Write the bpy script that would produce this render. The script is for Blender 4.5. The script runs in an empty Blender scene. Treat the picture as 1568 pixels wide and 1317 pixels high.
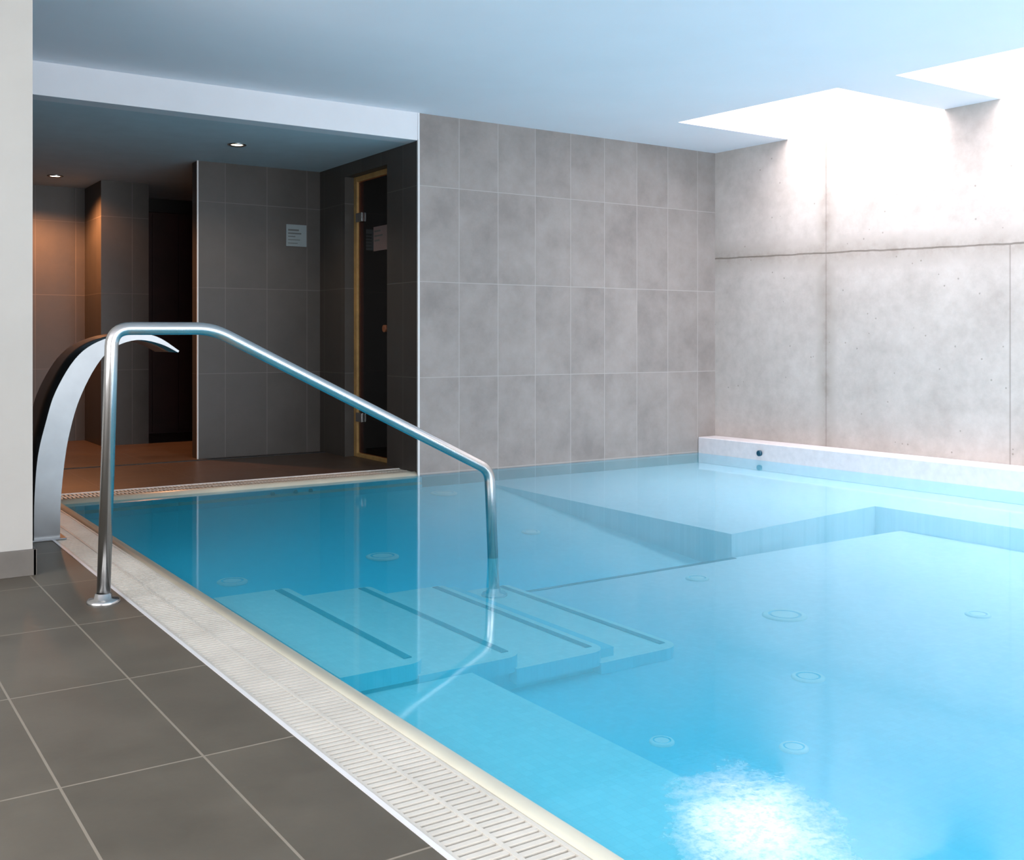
import bpy, bmesh, math
from mathutils import Vector, Matrix
D=bpy.data; S=bpy.context.scene
S.view_settings.view_transform='Standard'
S.view_settings.look='None'

# ------------------------------------------------------------ node helpers
def new_mat(name):
    m=D.materials.new(name); m.use_nodes=True
    nt=m.node_tree; nt.nodes.clear()
    o=nt.nodes.new('ShaderNodeOutputMaterial')
    return m,nt,o
def lk(nt,a,b): nt.links.new(a,b)
def mth(nt,op,a,b=None,clamp=False):
    n=nt.nodes.new('ShaderNodeMath'); n.operation=op; n.use_clamp=clamp
    for i,v in enumerate((a,b)):
        if v is None: continue
        if isinstance(v,(int,float)): n.inputs[i].default_value=v
        else: lk(nt,v,n.inputs[i])
    return n.outputs[0]
def mixc(nt,f,a,b,mode='MIX'):
    n=nt.nodes.new('ShaderNodeMix'); n.data_type='RGBA'; n.blend_type=mode
    for k,v in ((0,f),(6,a),(7,b)):
        if isinstance(v,(int,float)): n.inputs[k].default_value=v
        elif isinstance(v,tuple): n.inputs[k].default_value=(v[0],v[1],v[2],1)
        else: lk(nt,v,n.inputs[k])
    return n.outputs[2]
def noise(nt,vec,scale,detail=4,rough=.55):
    n=nt.nodes.new('ShaderNodeTexNoise'); n.inputs['Scale'].default_value=scale
    n.inputs['Detail'].default_value=detail; n.inputs['Roughness'].default_value=rough
    lk(nt,vec,n.inputs['Vector']); return n.outputs[0]
def ramp(nt,f,p0,p1,v0=0.,v1=1.):
    n=nt.nodes.new('ShaderNodeMapRange'); n.inputs[1].default_value=p0; n.inputs[2].default_value=p1
    n.inputs[3].default_value=v0; n.inputs[4].default_value=v1; lk(nt,f,n.inputs[0]); return n.outputs[0]
def bsdf(nt,o,col,rough=.5,metal=0,bump=None,bstr=.2,bdist=.01,spec=.5):
    p=nt.nodes.new('ShaderNodeBsdfPrincipled')
    if isinstance(col,tuple): p.inputs['Base Color'].default_value=(*col,1)
    else: lk(nt,col,p.inputs['Base Color'])
    if isinstance(rough,(int,float)): p.inputs['Roughness'].default_value=rough
    else: lk(nt,rough,p.inputs['Roughness'])
    p.inputs['Metallic'].default_value=metal
    p.inputs['Specular IOR Level'].default_value=spec
    if bump is not None:
        b=nt.nodes.new('ShaderNodeBump'); b.inputs['Strength'].default_value=bstr; b.inputs['Distance'].default_value=bdist
        lk(nt,bump,b.inputs['Height']); lk(nt,b.outputs[0],p.inputs['Normal'])
    lk(nt,p.outputs[0],o.inputs[0]); return p
def geo(nt): return nt.nodes.new('ShaderNodeNewGeometry')

def plain(name,col,rough=.5,metal=0,var=.08,scale=6,spec=.5,bstr=.05):
    m,nt,o=new_mat(name); g=geo(nt)
    n=noise(nt,g.outputs['Position'],scale)
    f=ramp(nt,n,.3,.7)
    a=tuple(c*(1-var) for c in col); b=tuple(min(1,c*(1+var)) for c in col)
    bsdf(nt,o,mixc(nt,f,a,b),rough,metal,bump=n,bstr=bstr,bdist=.002,spec=spec); return m

def tiles(name,c1,c2,grout,size,off,gw=.005,rough=.4,floor=False,cloud=2.5,spec=.4):
    """rectangular tiles laid in world metres. off=(offX,offY,offZ)"""
    m,nt,o=new_mat(name); g=geo(nt)
    sp=nt.nodes.new('ShaderNodeSeparateXYZ'); lk(nt,g.outputs['Position'],sp.inputs[0])
    x=mth(nt,'SUBTRACT',sp.outputs[0],off[0]); y=mth(nt,'SUBTRACT',sp.outputs[1],off[1]); z=mth(nt,'SUBTRACT',sp.outputs[2],off[2])
    if floor: u,v=x,y
    else:
        sn=nt.nodes.new('ShaderNodeSeparateXYZ'); lk(nt,g.outputs['True Normal'],sn.inputs[0])
        ax=mth(nt,'GREATER_THAN',mth(nt,'ABSOLUTE',sn.outputs[0]),.5)
        u=mth(nt,'ADD',mth(nt,'MULTIPLY',y,ax),mth(nt,'MULTIPLY',x,mth(nt,'SUBTRACT',1.,ax))); v=z
    masks=[];ids=[]
    for c,s in ((u,size[0]),(v,size[1])):
        q=mth(nt,'DIVIDE',c,s); fl=mth(nt,'FLOOR',q); fr=mth(nt,'SUBTRACT',q,fl)
        e=mth(nt,'ABSOLUTE',mth(nt,'SUBTRACT',fr,.5))
        masks.append(mth(nt,'GREATER_THAN',e,.5-gw/s/2)); ids.append(fl)
    gm=mth(nt,'MAXIMUM',masks[0],masks[1])
    cb=nt.nodes.new('ShaderNodeCombineXYZ'); lk(nt,ids[0],cb.inputs[0]); lk(nt,ids[1],cb.inputs[1])
    wn=nt.nodes.new('ShaderNodeTexWhiteNoise'); wn.noise_dimensions='3D'; lk(nt,cb.outputs[0],wn.inputs[0])
    va=nt.nodes.new('ShaderNodeVectorMath'); va.operation='MULTIPLY_ADD'
    lk(nt,wn.outputs[1],va.inputs[0]); va.inputs[1].default_value=(7,7,7); lk(nt,g.outputs['Position'],va.inputs[2])
    n1=noise(nt,va.outputs[0],cloud,6,.65); n2=noise(nt,g.outputs['Position'],60,3)
    f=mth(nt,'ADD',mth(nt,'MULTIPLY',ramp(nt,n1,.32,.68),.75),mth(nt,'MULTIPLY',n2,.12))
    f=mth(nt,'ADD',f,mth(nt,'MULTIPLY',wn.outputs[0],.18),True)
    c=mixc(nt,f,c1,c2); c=mixc(nt,gm,c,grout)
    h=mth(nt,'SUBTRACT',mth(nt,'MULTIPLY',n2,.15),gm)
    bsdf(nt,o,c,mth(nt,'ADD',mth(nt,'MULTIPLY',n1,.15),rough-.07),0,bump=h,bstr=.25,bdist=.003,spec=spec)
    return m

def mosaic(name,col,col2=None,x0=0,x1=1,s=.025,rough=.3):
    """small pool mosaic; depth tint of the water is painted into the colours, optionally blended along X"""
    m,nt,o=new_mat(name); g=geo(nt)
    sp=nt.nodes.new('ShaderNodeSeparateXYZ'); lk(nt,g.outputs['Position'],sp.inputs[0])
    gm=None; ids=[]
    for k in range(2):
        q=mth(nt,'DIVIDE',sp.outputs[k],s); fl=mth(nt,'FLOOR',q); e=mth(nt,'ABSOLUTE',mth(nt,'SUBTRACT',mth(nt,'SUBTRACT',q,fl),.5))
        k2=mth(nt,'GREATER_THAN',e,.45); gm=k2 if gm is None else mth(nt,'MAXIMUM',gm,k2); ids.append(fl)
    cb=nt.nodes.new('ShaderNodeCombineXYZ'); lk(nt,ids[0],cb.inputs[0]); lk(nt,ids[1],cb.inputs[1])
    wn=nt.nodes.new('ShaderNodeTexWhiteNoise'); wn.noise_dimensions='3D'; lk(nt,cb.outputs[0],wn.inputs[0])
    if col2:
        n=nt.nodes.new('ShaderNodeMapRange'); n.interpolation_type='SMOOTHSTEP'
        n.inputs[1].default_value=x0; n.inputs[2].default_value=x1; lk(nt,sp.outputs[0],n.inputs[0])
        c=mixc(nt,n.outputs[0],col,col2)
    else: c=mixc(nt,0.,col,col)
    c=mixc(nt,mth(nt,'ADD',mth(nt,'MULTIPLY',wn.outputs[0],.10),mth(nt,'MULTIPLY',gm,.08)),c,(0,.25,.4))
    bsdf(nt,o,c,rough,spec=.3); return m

# ------------------------------------------------------------ materials
M={}
M['wall_tile']=tiles('grey_wall_tile',(.188,.170,.162),(.295,.270,.258),(.35,.33,.315),(.323,.652),(3.455,6.5,-.01),gw=.0045,cloud=3.4)
M['shaded_tile']=tiles('shaded_lobby_tile',(.040,.037,.033),(.064,.058,.053),(.105,.098,.092),(.3325,.652),(3.343,6.5,-.01),rough=.42,gw=.0045)  # grey wall tile again, with the lobby's shade darkened into its colour
M['deck']=tiles('deck_floor_tile',(.070,.060,.045),(.118,.103,.079),(.215,.188,.148),(.29,.63),(.7175,1.633,0),.0055,.5,True,cloud=2.4,spec=.3)
M['lobby_floor']=tiles('lobby_floor_tile',(.055,.039,.030),(.085,.060,.046),(.13,.10,.08),(.6,.3),(.3,6.56,0),.005,.4,True,cloud=2.)
M['paint']=plain('white_wall_paint',(.35,.342,.318),.7,var=.02)
M['ceil']=plain('ceiling_paint',(.86,.85,.90),.8,var=.015,scale=2)
M['beam']=plain('fascia_paint',(.66,.68,.72),.8,var=.02)
M['shaft']=plain('skylight_shaft_paint',(.80,.78,.80),.8,var=.02)
M['lceil']=plain('lobby_ceiling_paint',(.46,.57,.62),.8,var=.04)
M['white']=plain('white_trim_metal',(.62,.62,.62),.4,var=.02)
M['steel']=plain('brushed_steel',(.44,.44,.435),.24,1,var=.05,scale=12,bstr=.01)
M['steel2']=plain('satin_steel_sheet',(.15,.165,.175),.28,1,var=.05,scale=12,bstr=.01)
M['base']=plain('grey_skirting_tile',(.10,.09,.078),.45,var=.15)
M['grate']=plain('overflow_grating_plastic',(.52,.495,.44),.5,var=.08)
M['channel']=plain('gutter_channel',(.15,.13,.10),.6)
M['cope']=plain('cream_coping',(.55,.53,.43),.35,var=.05)
M['stripe']=plain('navy_nosing_tile',(.0,.05,.09),.4)
M['step']=mosaic('aqua_step_mosaic',(.64,.95,.94))
M['bench']=mosaic('aqua_bench_mosaic',(.42,.88,.94))
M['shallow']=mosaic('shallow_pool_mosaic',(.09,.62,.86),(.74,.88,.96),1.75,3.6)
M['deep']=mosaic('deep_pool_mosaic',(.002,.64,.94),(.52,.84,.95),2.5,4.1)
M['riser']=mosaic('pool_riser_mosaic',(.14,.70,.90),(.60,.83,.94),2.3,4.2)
M['plat']=mosaic('pale_platform_mosaic',(.76,.85,.93))
M['ledge']=plain('white_ledge_mosaic',(.66,.62,.64),.4,var=.06,scale=20)
M['inlet']=plain('pool_inlet_plastic',(.72,.90,.90),.4)
M['wood']=plain('sauna_door_pine',(.36,.23,.085),.45,var=.2,scale=14)
M['bwood']=plain('sauna_bench_wood',(.22,.08,.035),.5,var=.2,scale=14)
M['darkwood']=plain('dark_panel_wood',(.03,.006,.005),.5,var=.3,scale=5)
M['sign']=plain('frosted_sign_plate',(.20,.24,.25),.3)
M['signred']=plain('door_sign_plate',(.17,.125,.12),.35)
M['ink']=plain('sign_lettering',(.08,.09,.09),.5)
M['black']=plain('dark_void',(.01,.01,.01),.6)
def emis(name,col,s):
    m,nt,o=new_mat(name); e=nt.nodes.new('ShaderNodeEmission'); e.inputs[0].default_value=(*col,1); e.inputs[1].default_value=s
    lk(nt,e.outputs[0],o.inputs[0]); return m
M['lamp']=emis('downlight_lamp',(1,.85,.65),12)

def concrete():
    m,nt,o=new_mat('board_marked_concrete'); g=geo(nt); P=g.outputs['Position']
    sp=nt.nodes.new('ShaderNodeSeparateXYZ'); lk(nt,P,sp.inputs[0]); Y=sp.outputs[1]; Z=sp.outputs[2]
    wob=mth(nt,'MULTIPLY',mth(nt,'SUBTRACT',noise(nt,P,5,3),.5),.02)
    jz=mth(nt,'ADD',mth(nt,'MULTIPLY',mth(nt,'SUBTRACT',Y,3.69),.024),1.505)
    dz=mth(nt,'ADD',mth(nt,'SUBTRACT',Z,jz),wob)
    hj=mth(nt,'LESS_THAN',mth(nt,'ABSOLUTE',dz),.006)
    vj1=mth(nt,'LESS_THAN',mth(nt,'ABSOLUTE',mth(nt,'SUBTRACT',Y,5.18)),.005)
    vj2=mth(nt,'MULTIPLY',mth(nt,'LESS_THAN',mth(nt,'ABSOLUTE',mth(nt,'SUBTRACT',Y,3.78)),.005),mth(nt,'LESS_THAN',dz,0.))
    J=mth(nt,'MAXIMUM',mth(nt,'MAXIMUM',mth(nt,'MULTIPLY',hj,.85),mth(nt,'MULTIPLY',vj1,.35)),mth(nt,'MULTIPLY',vj2,.5))
    stain=ramp(nt,mth(nt,'ABSOLUTE',dz),0,.14,1,0)
    stain2=ramp(nt,mth(nt,'ABSOLUTE',mth(nt,'SUBTRACT',Y,5.18)),0,.10,1,0)
    n1=noise(nt,P,1.6,7,.64); n2=noise(nt,P,12,6,.64); n3=noise(nt,P,45,2)
    f=mth(nt,'ADD',mth(nt,'MULTIPLY',ramp(nt,n1,.32,.68),.65),mth(nt,'MULTIPLY',ramp(nt,n2,.32,.68),.35))
    c=mixc(nt,f,(.375,.335,.307),(.555,.51,.483))
    st=mth(nt,'MULTIPLY',mth(nt,'MAXIMUM',stain,stain2),ramp(nt,n2,.3,.65,.1,.75))
    c=mixc(nt,st,c,(.26,.22,.185))
    vo=nt.nodes.new('ShaderNodeTexVoronoi'); vo.inputs['Scale'].default_value=11; lk(nt,P,vo.inputs['Vector'])
    hole=mth(nt,'MULTIPLY',mth(nt,'LESS_THAN',vo.outputs[0],.07),mth(nt,'GREATER_THAN',n1,.46))
    c=mixc(nt,mth(nt,'MULTIPLY',hole,.55),c,(.18,.16,.13))
    c=mixc(nt,mth(nt,'MULTIPLY',J,.8),c,(.11,.09,.075))
    h=mth(nt,'SUBTRACT',mth(nt,'ADD',mth(nt,'MULTIPLY',n2,.5),mth(nt,'MULTIPLY',n3,.2)),mth(nt,'MAXIMUM',J,mth(nt,'MULTIPLY',hole,.5)))
    bsdf(nt,o,c,.75,0,bump=h,bstr=.3,bdist=.005,spec=.25); return m
M['concrete']=concrete()

def water():
    m,nt,o=new_mat('pool_water_surface'); g=geo(nt); P=g.outputs['Position']
    sp=nt.nodes.new('ShaderNodeSeparateXYZ'); lk(nt,P,sp.inputs[0])
    # gentle swell everywhere, choppier patch where the skylight's reflection is painted white
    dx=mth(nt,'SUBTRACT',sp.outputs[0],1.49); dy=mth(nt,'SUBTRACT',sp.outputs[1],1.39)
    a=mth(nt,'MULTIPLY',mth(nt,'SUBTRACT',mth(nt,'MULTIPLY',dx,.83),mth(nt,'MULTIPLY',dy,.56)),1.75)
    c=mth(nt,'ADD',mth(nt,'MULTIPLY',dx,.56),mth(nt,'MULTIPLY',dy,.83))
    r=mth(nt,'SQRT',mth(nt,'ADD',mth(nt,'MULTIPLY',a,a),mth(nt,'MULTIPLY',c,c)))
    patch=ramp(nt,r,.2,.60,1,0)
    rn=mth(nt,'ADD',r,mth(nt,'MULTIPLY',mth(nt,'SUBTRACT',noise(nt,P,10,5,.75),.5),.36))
    painted_glint=mth(nt,'MULTIPLY',ramp(nt,rn,.04,.31,.72,0),ramp(nt,noise(nt,P,70,3,.7),.35,.55,.40,1.))
    n=mth(nt,'ADD',mth(nt,'MULTIPLY',noise(nt,P,2.0,2,.5),.6),mth(nt,'MULTIPLY',noise(nt,P,45,3,.6),mth(nt,'ADD',mth(nt,'MULTIPLY',patch,.20),.008)))
    b=nt.nodes.new('ShaderNodeBump'); b.inputs['Strength'].default_value=.10; b.inputs['Distance'].default_value=.012; lk(nt,n,b.inputs['Height'])
    t=nt.nodes.new('ShaderNodeBsdfTransparent'); t.inputs[0].default_value=(.92,.99,1,1)
    df=nt.nodes.new('ShaderNodeBsdfDiffuse'); df.inputs[0].default_value=(.06,.72,1,1)   # light scattered back by the water body
    m1=nt.nodes.new('ShaderNodeMixShader'); m1.inputs[0].default_value=.33; lk(nt,t.outputs[0],m1.inputs[1]); lk(nt,df.outputs[0],m1.inputs[2])
    gl=nt.nodes.new('ShaderNodeBsdfGlossy'); gl.inputs['Roughness'].default_value=.05; gl.inputs[0].default_value=(.93,.96,1,1)
    lk(nt,b.outputs[0],gl.inputs['Normal'])
    fr=nt.nodes.new('ShaderNodeFresnel'); fr.inputs[0].default_value=1.33
    mx=nt.nodes.new('ShaderNodeMixShader'); lk(nt,fr.outputs[0],mx.inputs[0]); lk(nt,m1.outputs[0],mx.inputs[1]); lk(nt,gl.outputs[0],mx.inputs[2])
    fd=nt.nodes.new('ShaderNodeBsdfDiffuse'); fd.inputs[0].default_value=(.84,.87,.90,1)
    m2=nt.nodes.new('ShaderNodeMixShader'); lk(nt,painted_glint,m2.inputs[0]); lk(nt,mx.outputs[0],m2.inputs[1]); lk(nt,fd.outputs[0],m2.inputs[2])
    lk(nt,m2.outputs[0],o.inputs[0]); return m
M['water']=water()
def dglass():
    m,nt,o=new_mat('tinted_door_glass')
    t=nt.nodes.new('ShaderNodeBsdfTransparent'); t.inputs[0].default_value=(.42,.22,.16,1)
    gl=nt.nodes.new('ShaderNodeBsdfGlossy'); gl.inputs['Roughness'].default_value=.02
    fr=nt.nodes.new('ShaderNodeFresnel'); fr.inputs[0].default_value=1.5
    mx=nt.nodes.new('ShaderNodeMixShader'); lk(nt,fr.outputs[0],mx.inputs[0]); lk(nt,t.outputs[0],mx.inputs[1]); lk(nt,gl.outputs[0],mx.inputs[2])
    lk(nt,mx.outputs[0],o.inputs[0]); return m
M['glass']=dglass()

# ------------------------------------------------------------ mesh builder
class MB:
    def __init__(s,name): s.name=name; s.bm=bmesh.new(); s.mats=[]
    def mi(s,k):
        if k not in s.mats: s.mats.append(k)
        return s.mats.index(k)
    def prism(s,poly,z0,z1,mat,topmat=None):
        i=s.mi(mat); j=s.mi(topmat) if topmat else i
        zz=(lambda z,p:z(p) if callable(z) else z)
        a=[s.bm.verts.new((p[0],p[1],zz(z0,p))) for p in poly]; b=[s.bm.verts.new((p[0],p[1],zz(z1,p))) for p in poly]
        f=s.bm.faces.new(a[::-1]); f.material_index=i
        f=s.bm.faces.new(b); f.material_index=j
        n=len(poly)
        for k in range(n):
            f=s.bm.faces.new((a[k],a[(k+1)%n],b[(k+1)%n],b[k])); f.material_index=i
        return s
    def box(s,x0,x1,y0,y1,z0,z1,mat,topmat=None):
        return s.prism([(x0,y0),(x1,y0),(x1,y1),(x0,y1)],z0,z1,mat,topmat)
    def tube(s,pts,r,mat,seg=20,cap=True):
        i=s.mi(mat); pts=[Vector(p) for p in pts]; rings=[]
        t0=(pts[1]-pts[0]).normalized(); nrm=t0.orthogonal().normalized(); prev=t0
        for k,p in enumerate(pts):
            t=(pts[min(k+1,len(pts)-1)]-pts[max(k-1,0)]).normalized()
            q=prev.rotation_difference(t); nrm=q@nrm; prev=t
            bn=t.cross(nrm).normalized(); rr=r[k] if isinstance(r,list) else r
            rings.append([s.bm.verts.new(p+rr*(math.cos(2*math.pi*a/seg)*nrm+math.sin(2*math.pi*a/seg)*bn)) for a in range(seg)])
        for A,B in zip(rings,rings[1:]):
            for a in range(seg):
                f=s.bm.faces.new((A[a],A[(a+1)%seg],B[(a+1)%seg],B[a])); f.material_index=i; f.smooth=True
        if cap:
            for R in (rings[0][::-1],rings[-1]):
                f=s.bm.faces.new(R); f.material_index=i
        return s
    def lathe(s,c,prof,mat,seg=40):
        i=s.mi(mat); rings=[]
        for r,z in prof:
            rings.append([s.bm.verts.new((c[0]+r*math.cos(2*math.pi*a/seg),c[1]+r*math.sin(2*math.pi*a/seg),c[2]+z)) for a in range(seg)])
        for A,B in zip(rings,rings[1:]):
            for a in range(seg):
                f=s.bm.faces.new((A[a],A[(a+1)%seg],B[(a+1)%seg],B[a])); f.material_index=i; f.smooth=True
        return rings
    def done(s,parent=None,bevel=0,recalc=True):
        if recalc: bmesh.ops.recalc_face_normals(s.bm,faces=s.bm.faces)
        me=D.meshes.new(s.name); s.bm.to_mesh(me); s.bm.free()
        for k in s.mats: me.materials.append(M[k])
        o=D.objects.new(s.name,me); S.collection.objects.link(o)
        if bevel:
            b=o.modifiers.new('bevel','BEVEL'); b.width=bevel; b.segments=3; b.limit_method='ANGLE'
        if parent: o.parent=parent
        return o
def empty(name):
    e=D.objects.new(name,None); S.collection.objects.link(e); e.empty_display_size=.1; return e

CZ=2.435; LZ=2.249; WZ=-.02
YB=-2.6
wallx=lambda y:6.236+.04*(6.28-y)
XL=lambda y:5.13+.08*(5.53-max(y,3.0))

# ------------------------------------------------------------ shell
MB('floor').box(-3.0,.925,YB,6.56,-.5,0,'deck').done()
b=MB('floor_lobby')
b.box(.925,5.2,6.56,11.2,-.5,0,'lobby_floor')
b.box(.1,.925,6.56,11.2,-.5,0,'lobby_floor')
b.done()
MB('trim_1').box(.3,3.455,7.80,7.85,0,.006,'black').done()      # slot drain in lobby

MB('wall_back').box(3.463,6.40,6.28,6.42,-.8,CZ,'wall_tile').done()
MB('wall_lobby_right').box(3.455,3.62,6.29,6.74,-.3,LZ,'shaded_tile').box(3.455,3.62,6.74,7.446,2.15,LZ,'shaded_tile').box(3.455,3.62,7.446,7.915,-.3,LZ,'shaded_tile').done()
MB('trim_2').box(3.450,3.464,6.274,6.288,-.05,CZ-.18,'white').done()
MB('fascia_beam').box(-3.0,3.4629,6.28,6.42,LZ,CZ,'beam').box(3.45,3.4629,6.275,6.28,LZ,CZ,'beam').done()
MB('ceiling_lobby').box(.1,5.2,6.42,11.2,LZ,LZ+.2,'lceil').done()
MB('wall_lobby_back').box(2.467,3.62,7.915,8.05,-.01,LZ,'shaded_tile').done()
MB('trim_3').box(2.459,2.470,7.909,7.921,0,LZ,'white').done()
MB('wall_lobby_pillar').box(2.09,2.484,9.34,10.9,-.01,LZ,'shaded_tile').done()
MB('wall_lobby_rear').box(.1,2.09,9.96,10.1,-.01,LZ,'shaded_tile').done()
b=MB('door_2')      # dark timber panelled door in the recess
b.box(2.484,4.6,10.3,10.36,0,LZ,'darkwood')
for i in range(8): b.box(2.52+i*.25,2.52+i*.25+.235,10.285,10.3,0.02,2.1,'darkwood')
b.box(2.484,4.6,10.26,10.3,2.12,LZ,'black')
b.done()
MB('wall_lobby_left').box(0,.1,4.6,11.2,-.01,CZ,'shaded_tile').done()
MB('wall_lobby_side').box(5.1,5.2,6.42,11.2,-.01,LZ,'black').done()

MB('wall_left').box(-3.0,.728,4.37,4.60,0,CZ,'paint').done()
MB('baseboard_left').box(-3.0,.740,4.357,4.37,0,.10,'base').box(.728,.741,4.357,4.61,0,.10,'base').done(bevel=.002)
# outer walls behind / left of the camera; left window added for fill light
b=MB('wall_outer')
b.box(-3.15,-3.0,YB,-1.8,-.5,CZ,'paint').box(-3.15,-3.0,3.8,4.6,-.5,CZ,'paint').box(-3.15,-3.0,-1.8,3.8,-.5,.2,'paint').box(-3.15,-3.0,-1.8,3.8,2.3,CZ,'paint').done()
b=MB('fill_window')
for y in (-1.8,.05,1.9,3.74): b.box(-3.1,-3.04,y,y+.06,.2,2.3,'white')
b.box(-3.1,-3.04,-1.8,3.8,.2,.26,'white').box(-3.1,-3.04,-1.8,3.8,2.24,2.3,'white').done()
b=MB('wall_front')
b.box(-3.1,-1.0,YB-.15,YB,-.8,CZ,'paint').box(5.8,6.8,YB-.15,YB,-.8,CZ,'paint').box(-1.0,5.8,YB-.15,YB,-.8,.25,'paint').box(-1.0,5.8,YB-.15,YB,2.25,CZ,'paint')
b.done()
b=MB('window_1')
for x in (-1.0,.68,2.36,4.04,5.74): b.box(x,x+.06,YB-.1,YB-.04,.25,2.25,'white')
b.box(-1,5.8,YB-.1,YB-.04,.25,.31,'white').box(-1,5.8,YB-.1,YB-.04,2.19,2.25,'white')
b.done()
MB('wall_right').prism([(wallx(6.42),6.42),(wallx(YB),YB),(wallx(YB)+.2,YB),(wallx(6.42)+.2,6.42)],-.8,3.6,'concrete').done()

# ceiling with skylight wells
b=MB('ceiling'); T=3.55
def strip(y0,y1,full):
    if full: poly=[(-3,y0),(wallx(y0),y0),(wallx(y1),y1),(-3,y1)]
    else: poly=[(-3,y0),(XL(y0),y0),(XL(y1),y1),(-3,y1)]
    b.prism(poly,CZ,T,'shaft')
segs=[(5.53,6.28,1),(4.23,5.53,0),(3.84,4.23,1),(3.0,3.84,0),(2.6,3.0,0),(2.2,2.6,1),(.95,2.2,0),(.55,.95,1),(-.7,.55,0),(YB,-.7,1)]
for y0,y1,f in segs: strip(y0,y1,f)
ci=b.mi('ceil')
for f in b.bm.faces:
    if all(abs(v.co.z-CZ)<1e-4 for v in f.verts): f.material_index=ci
b.done()

# ------------------------------------------------------------ pool basin
b=MB('pool_basin')
fl=-.22
zdeep=lambda p:-.30+.20*(p[1]-3.86)/2.42
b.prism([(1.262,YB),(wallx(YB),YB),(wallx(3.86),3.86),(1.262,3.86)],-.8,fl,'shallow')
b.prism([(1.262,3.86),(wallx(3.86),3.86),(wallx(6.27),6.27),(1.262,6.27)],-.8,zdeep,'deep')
b.box(2.60,3.96,3.835,3.86,fl,fl+.003,'stripe')
b.prism([(1.262,6.24),(3.46,6.24),(3.46,6.27),(1.262,6.27)],-.6,-.03,'deep')
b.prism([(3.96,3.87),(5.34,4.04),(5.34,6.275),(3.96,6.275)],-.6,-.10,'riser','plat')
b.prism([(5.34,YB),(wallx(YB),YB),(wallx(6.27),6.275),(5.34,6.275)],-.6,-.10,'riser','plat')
b.prism([(1.262,YB),(1.70,YB),(1.70,2.75),(1.262,2.75)],-.6,-.12,'riser','bench')
b.done()
MB('pool_ledge').prism([(6.038,6.275),(6.038+.04*(6.28-YB)*.6,YB),(wallx(YB)-.002,YB),(wallx(6.275)-.002,6.275)],-.099,.11,'ledge').done(bevel=.008)
b=MB('ledge_nozzle')
b.tube([(6.045,5.61,.035),(6.028,5.61,.035),(6.024,5.61,.035)],[.022,.022,.016],'stripe'); b.done()

b=MB('pool_coping')
prof=[(1.135,-.06),(1.135,0.0),(1.150,.004),(1.172,.0),(1.195,-.012),(1.225,-.035),(1.262,-.075),(1.262,-.30),(1.135,-.30)]
i=b.mi('cope'); i2=b.mi('riser')
def sweep(prof,path):
    rings=[[b.bm.verts.new(path(k,p)) for p in prof] for k in (0,1)]
    n=len(prof)
    for k in range(n):
        f=b.bm.faces.new((rings[0][k],rings[0][(k+1)%n],rings[1][(k+1)%n],rings[1][k])); f.material_index=i2 if k==6 else i
        f.smooth= 1<=k<=5
    for R in rings: 
        f=b.bm.faces.new(R); f.material_index=i
sweep(prof,lambda k,p:(p[0],(YB,6.40)[k],p[1]))
sweep(prof,lambda k,p:((1.14,3.455)[k],6.34-(p[0]-1.135)*.9,p[1]))
b.done()

b=MB('overflow_grating')
b.box(.937,1.133,YB,6.34,-.10,-.045,'channel'); b.box(.937,3.455,6.342,6.55,-.10,-.045,'channel')
y=YB
while y<6.34:
    b.box(.940,1.131,y,y+.013,-.022,-.002,'grate'); y+=.0225
x=.94
while x<3.44:
    b.box(x,x+.013,6.345,6.545,-.022,-.002,'grate'); x+=.0225
for x0 in (.937,1.030,1.124): b.box(x0,x0+.010,YB,6.34,-.024,-.001,'grate')
for y0 in (6.343,6.44,6.54): b.box(.94,3.455,y0,y0+.01,-.024,-.001,'grate')
b.done()
MB('trim_4').box(.925,.936,YB,6.56,-.06,.002,'white').box(.936,3.455,6.551,6.562,-.06,.002,'white').done()

# steps
b=MB('pool_steps')
xs=[1.263,1.52,1.87,2.21,2.54]; zs=[-.06,-.10,-.14,-.18]
def rstep(x0,x1,y0,y1,z0,z1,r=.07):
    poly=[(x0,y0)]
    for k in range(7):
        a=-math.pi/2+k*math.pi/12; poly.append((x1-r+r*math.cos(a),y0+r+r*math.sin(a)))
    for k in range(7):
        a=k*math.pi/12; poly.append((x1-r*.3+r*.3*math.cos(a),y1-r*.3+r*.3*math.sin(a)))
    poly.append((x0,y1)); b.prism(poly,z0,z1,'riser','step')
for k in range(4):
    rstep(xs[k],xs[k+1]+.035,2.755,3.87,-.219 if k==3 else zs[k]-.05,zs[k])
b.box(1.263,2.30,2.80,3.86,-.219,-.15,'riser')
for k in range(4):
    b.box(xs[k+1]-.022,xs[k+1]+.004,2.81,3.855,zs[k]+.0005,zs[k]+.003,'stripe')
b.done()

for x,y,z,r in [(2.47,4.87,None,.085),(3.52,6.05,None,.09),(3.47,4.97,None,.055),(1.65,4.78,None,.07),(3.47,3.61,fl,.055),(3.30,2.93,fl,.09),(2.76,2.35,fl,.055),(3.96,2.5,fl,.05),(1.98,2.2,fl,.035),(2.25,1.965,fl,.04)]:
    zz=z if z is not None else zdeep((x,y))
    b=MB('pool_inlet'); b.lathe((x,y,zz),[(r,-.004),(r,.004),(r*.9,.008),(r*.74,.008)],'inlet'); b.lathe((x,y,zz),[(r*.74,.008),(r*.70,.003),(r*.62,.003),(r*.60,.007)],'riser'); b.lathe((x,y,zz),[(r*.60,.007),(r*.1,.007),(0.001,.007)],'inlet'); b.done()
for x in (2.41,2.56,2.66):
    b=MB('wall_jet'); b.tube([(x,6.252,-.055),(x,6.235,-.055)],.014,'stripe'); b.done()

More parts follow.
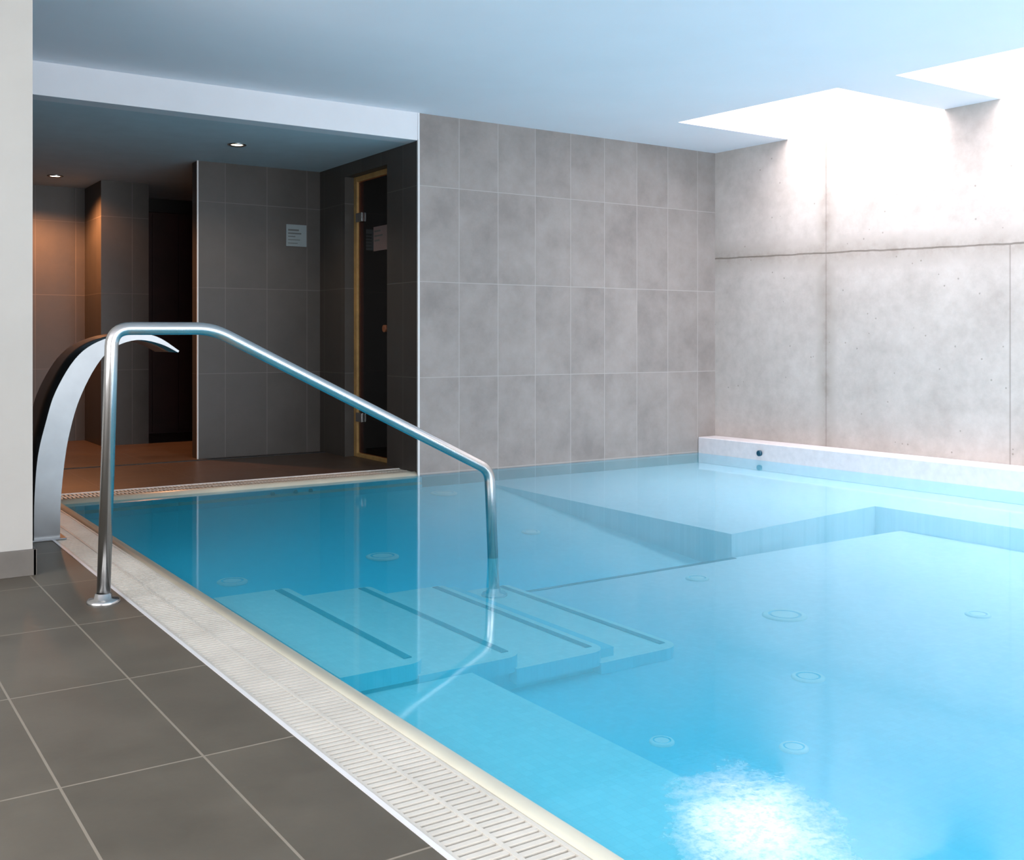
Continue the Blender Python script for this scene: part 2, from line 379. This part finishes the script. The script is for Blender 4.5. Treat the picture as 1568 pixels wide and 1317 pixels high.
b=MB('pool_water'); b.mi('water')
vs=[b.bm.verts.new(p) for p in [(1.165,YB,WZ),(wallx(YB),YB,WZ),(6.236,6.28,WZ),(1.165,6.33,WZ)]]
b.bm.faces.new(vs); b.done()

# ------------------------------------------------------------ handrail
def rounded(pts,rad,n=8):
    pts=[Vector(p) for p in pts]; out=[pts[0]]
    for k in range(1,len(pts)-1):
        a=(pts[k-1]-pts[k]).normalized(); c=(pts[k+1]-pts[k]).normalized()
        r=rad[k-1]; p0=pts[k]+a*r; p1=pts[k]+c*r
        for j in range(n+1):
            t=j/n; out.append((1-t)**2*p0+2*t*(1-t)*pts[k]+t*t*p1)
    out.append(pts[-1]); return out
hr=empty('pool_handrail')
path=rounded([(.853,3.78,0),(.880,3.77,.938),(1.224,3.76,.940),(2.402,3.745,.350),(2.42,3.735,-.178)],[.06,.06,.05])
MB('rail_tube').tube(path,.0225,'steel',24).done(hr)
for n,c in (('flange_deck',(.853,3.78,0)),('flange_step',(2.42,3.735,-.179))):
    b=MB(n); b.lathe(c,[(.055,0),(.055,.006),(.050,.012),(.030,.014),(.027,.03),(.023,.032)],'steel'); b.done(hr)

# ------------------------------------------------------------ swan-neck water fountain
outer=[(.855,.0),(.857,.18),(.871,.374),(.905,.53),(.945,.664),(1.028,.811),(1.127,.890),(1.273,.930),(1.394,.914),(1.50,.846)]
inner=[(.964,.0),(.968,.18),(.986,.367),(1.010,.50),(1.048,.63),(1.115,.77),(1.19,.858),(1.30,.898),(1.41,.880),(1.495,.838)]
def cr(P,n=5):
    out=[]; P=[Vector(p) for p in P]
    for k in range(len(P)-1):
        p0=P[max(k-1,0)];p1=P[k];p2=P[k+1];p3=P[min(k+2,len(P)-1)]
        for j in range(n):
            t=j/n; out.append(.5*((2*p1)+(-p0+p2)*t+(2*p0-5*p1+4*p2-p3)*t*t+(-p0+3*p1-3*p2+p3)*t**3))
    out.append(P[-1]); return out
fo=empty('swan_neck_fountain')
b=MB('spout_body'); i=b.mi('steel2'); O=cr(outer); I=cr(inner); Y0,Y1=5.10,5.50
R=[]
for k,(p,q) in enumerate(zip(O,I)):
    R.append([b.bm.verts.new((v[0],y,v[1])) for v,y in ((p,Y0),(p,Y1),(q,Y1),(q,Y0))])
for A,B in zip(R,R[1:]):
    for j in range(4):
        f=b.bm.faces.new((A[j],A[(j+1)%4],B[(j+1)%4],B[j])); f.material_index=i; f.smooth=(j in (0,2))
b.bm.faces.new(R[0]); b.bm.faces.new(R[-1][::-1])
b.done(fo)
b=MB('base_plate'); b.box(.84,.985,5.06,5.54,0,.008,'steel2'); b.done(fo,bevel=.002)

# ------------------------------------------------------------ sauna door
d=empty('door_1')
X=3.53
b=MB('door_frame')
b.box(X,X+.07,7.39,7.446,.0,2.15,'wood').box(X,X+.07,6.74,6.78,.0,2.15,'wood').box(X,X+.07,6.78,7.39,2.11,2.15,'wood').box(X,X+.07,6.78,7.39,0,.03,'wood')
b.done(d,bevel=.003)
MB('door_glass').box(X+.015,X+.023,6.79,7.38,.035,2.105,'glass').done(d)
b=MB('door_hinges')
for z in (1.80,.27): b.box(X-.006,X+.014,7.30,7.40,z,z+.07,'steel')
b.done(d,bevel=.003)
b=MB('door_handle'); b.tube([(X+.015,6.84,.98),(X-.02,6.84,.98),(X-.03,6.84,.98),(X-.05,6.84,.98)],[.012,.012,.026,.026],'bwood'); b.done(d)
b=MB('door_sign'); b.box(X+.007,X+.0145,6.90,7.12,1.56,1.74,'signred')
for k,w in enumerate((.10,.13,.08)): b.box(X+.005,X+.007,7.10-w,7.10,1.70-k*.035,1.712-k*.035,'ink')
b.done(d)
b=MB('sauna_bench')
for lv,(y0,z) in enumerate(((6.6,.45),(6.6,.9))):
    x0=4.1+lv*.45
    for k in range(4): b.box(x0+k*.11,x0+k*.11+.09,6.5,7.88,z-.03,z,'bwood')
    b.box(x0,x0+.03,6.5,7.88,z-.14,z-.03,'bwood')
    for yy in (6.55,7.8): b.box(x0,x0+.06,yy,yy+.06,0,z-.03,'bwood')
b.done()
b=MB('wall_sauna')
for k in range(22): b.box(5.06,5.085,6.44,7.9,.02+k*.1,.11+k*.1,'bwood')
b.done()
MB('wall_sauna_rear').box(3.62,5.06,7.915,7.98,0,LZ,'bwood').done()

b=MB('wall_sign'); b.box(3.165,3.335,7.905,7.914,1.64,1.812,'sign')
for k,(w,h) in enumerate(((.09,.014),(.11,.012),(.06,.008),(.10,.006),(.08,.006))):
    z=1.775-k*.027; b.box(3.18,3.18+w,7.903,7.905,z-h,z,'ink')
b.done()

for x,y in ((2.487,7.107),(1.72,9.30)):
    e=empty('recessed_downlight')
    b=MB('bezel'); b.lathe((x,y,LZ),[(.062,0),(.064,-.006),(.055,-.010),(.042,-.006),(.040,0)],'steel'); b.done(e)
    b=MB('lamp_disc'); b.lathe((x,y,LZ-.003),[(.040,0),(.0001,0)],'lamp'); b.done(e)

# ------------------------------------------------------------ lights
def area(name,loc,rot,sx,sy,power,col):
    l=D.lights.new(name,'AREA'); l.shape='RECTANGLE'; l.size=sx; l.size_y=sy; l.energy=power; l.color=col
    o=D.objects.new(name,l); o.location=loc; o.rotation_euler=rot; S.collection.objects.link(o); return o
def pt(name,loc,power,col,r=.05,spot=None):
    l=D.lights.new(name,'SPOT' if spot else 'POINT'); l.energy=power; l.color=col; l.shadow_soft_size=r
    if spot: l.spot_size=math.radians(spot); l.spot_blend=.6
    o=D.objects.new(name,l); o.location=loc; S.collection.objects.link(o); return o
for k,(y0,y1) in enumerate(((4.23,5.53),(2.6,3.84),(.95,2.2),(-.7,.55))):
    area('skylight_daylight',(5.74,(y0+y1)/2,3.5),(0,0,0),1.15,y1-y0,100,(1,.94,.955))
area('window_fill',(2.4,YB+.02,1.25),(math.radians(110),0,0),6.6,1.9,340,(1,.97,.985))
area('window_fill',(-2.96,1.0,1.25),(math.radians(112),0,math.radians(-90)),5.5,1.9,250,(1,.97,.975))  # added fill at the side window, tilted up to brighten the ceiling
pt('lobby_lamp',(2.487,7.107,LZ-.03),24,(1,.76,.56),.04,140)
pt('lobby_lamp',(1.72,9.30,LZ-.03),200,(1,.38,.14),.04,150)
pt('sauna_lamp',(4.6,7.2,2.0),8,(1,.3,.12),.08)
w=D.worlds.new('daylight'); S.world=w; w.use_nodes=True
w.node_tree.nodes['Background'].inputs[0].default_value=(.85,.93,1,1); w.node_tree.nodes['Background'].inputs[1].default_value=1.0

c=D.cameras.new('camera'); c.sensor_width=36; c.lens=36*1615/1568; c.shift_y=-.0883; c.clip_start=.02
co=D.objects.new('camera',c); co.location=(0,0,.9); co.rotation_euler=(math.radians(90),0,-math.radians(33.9)); S.collection.objects.link(co)
S.camera=co
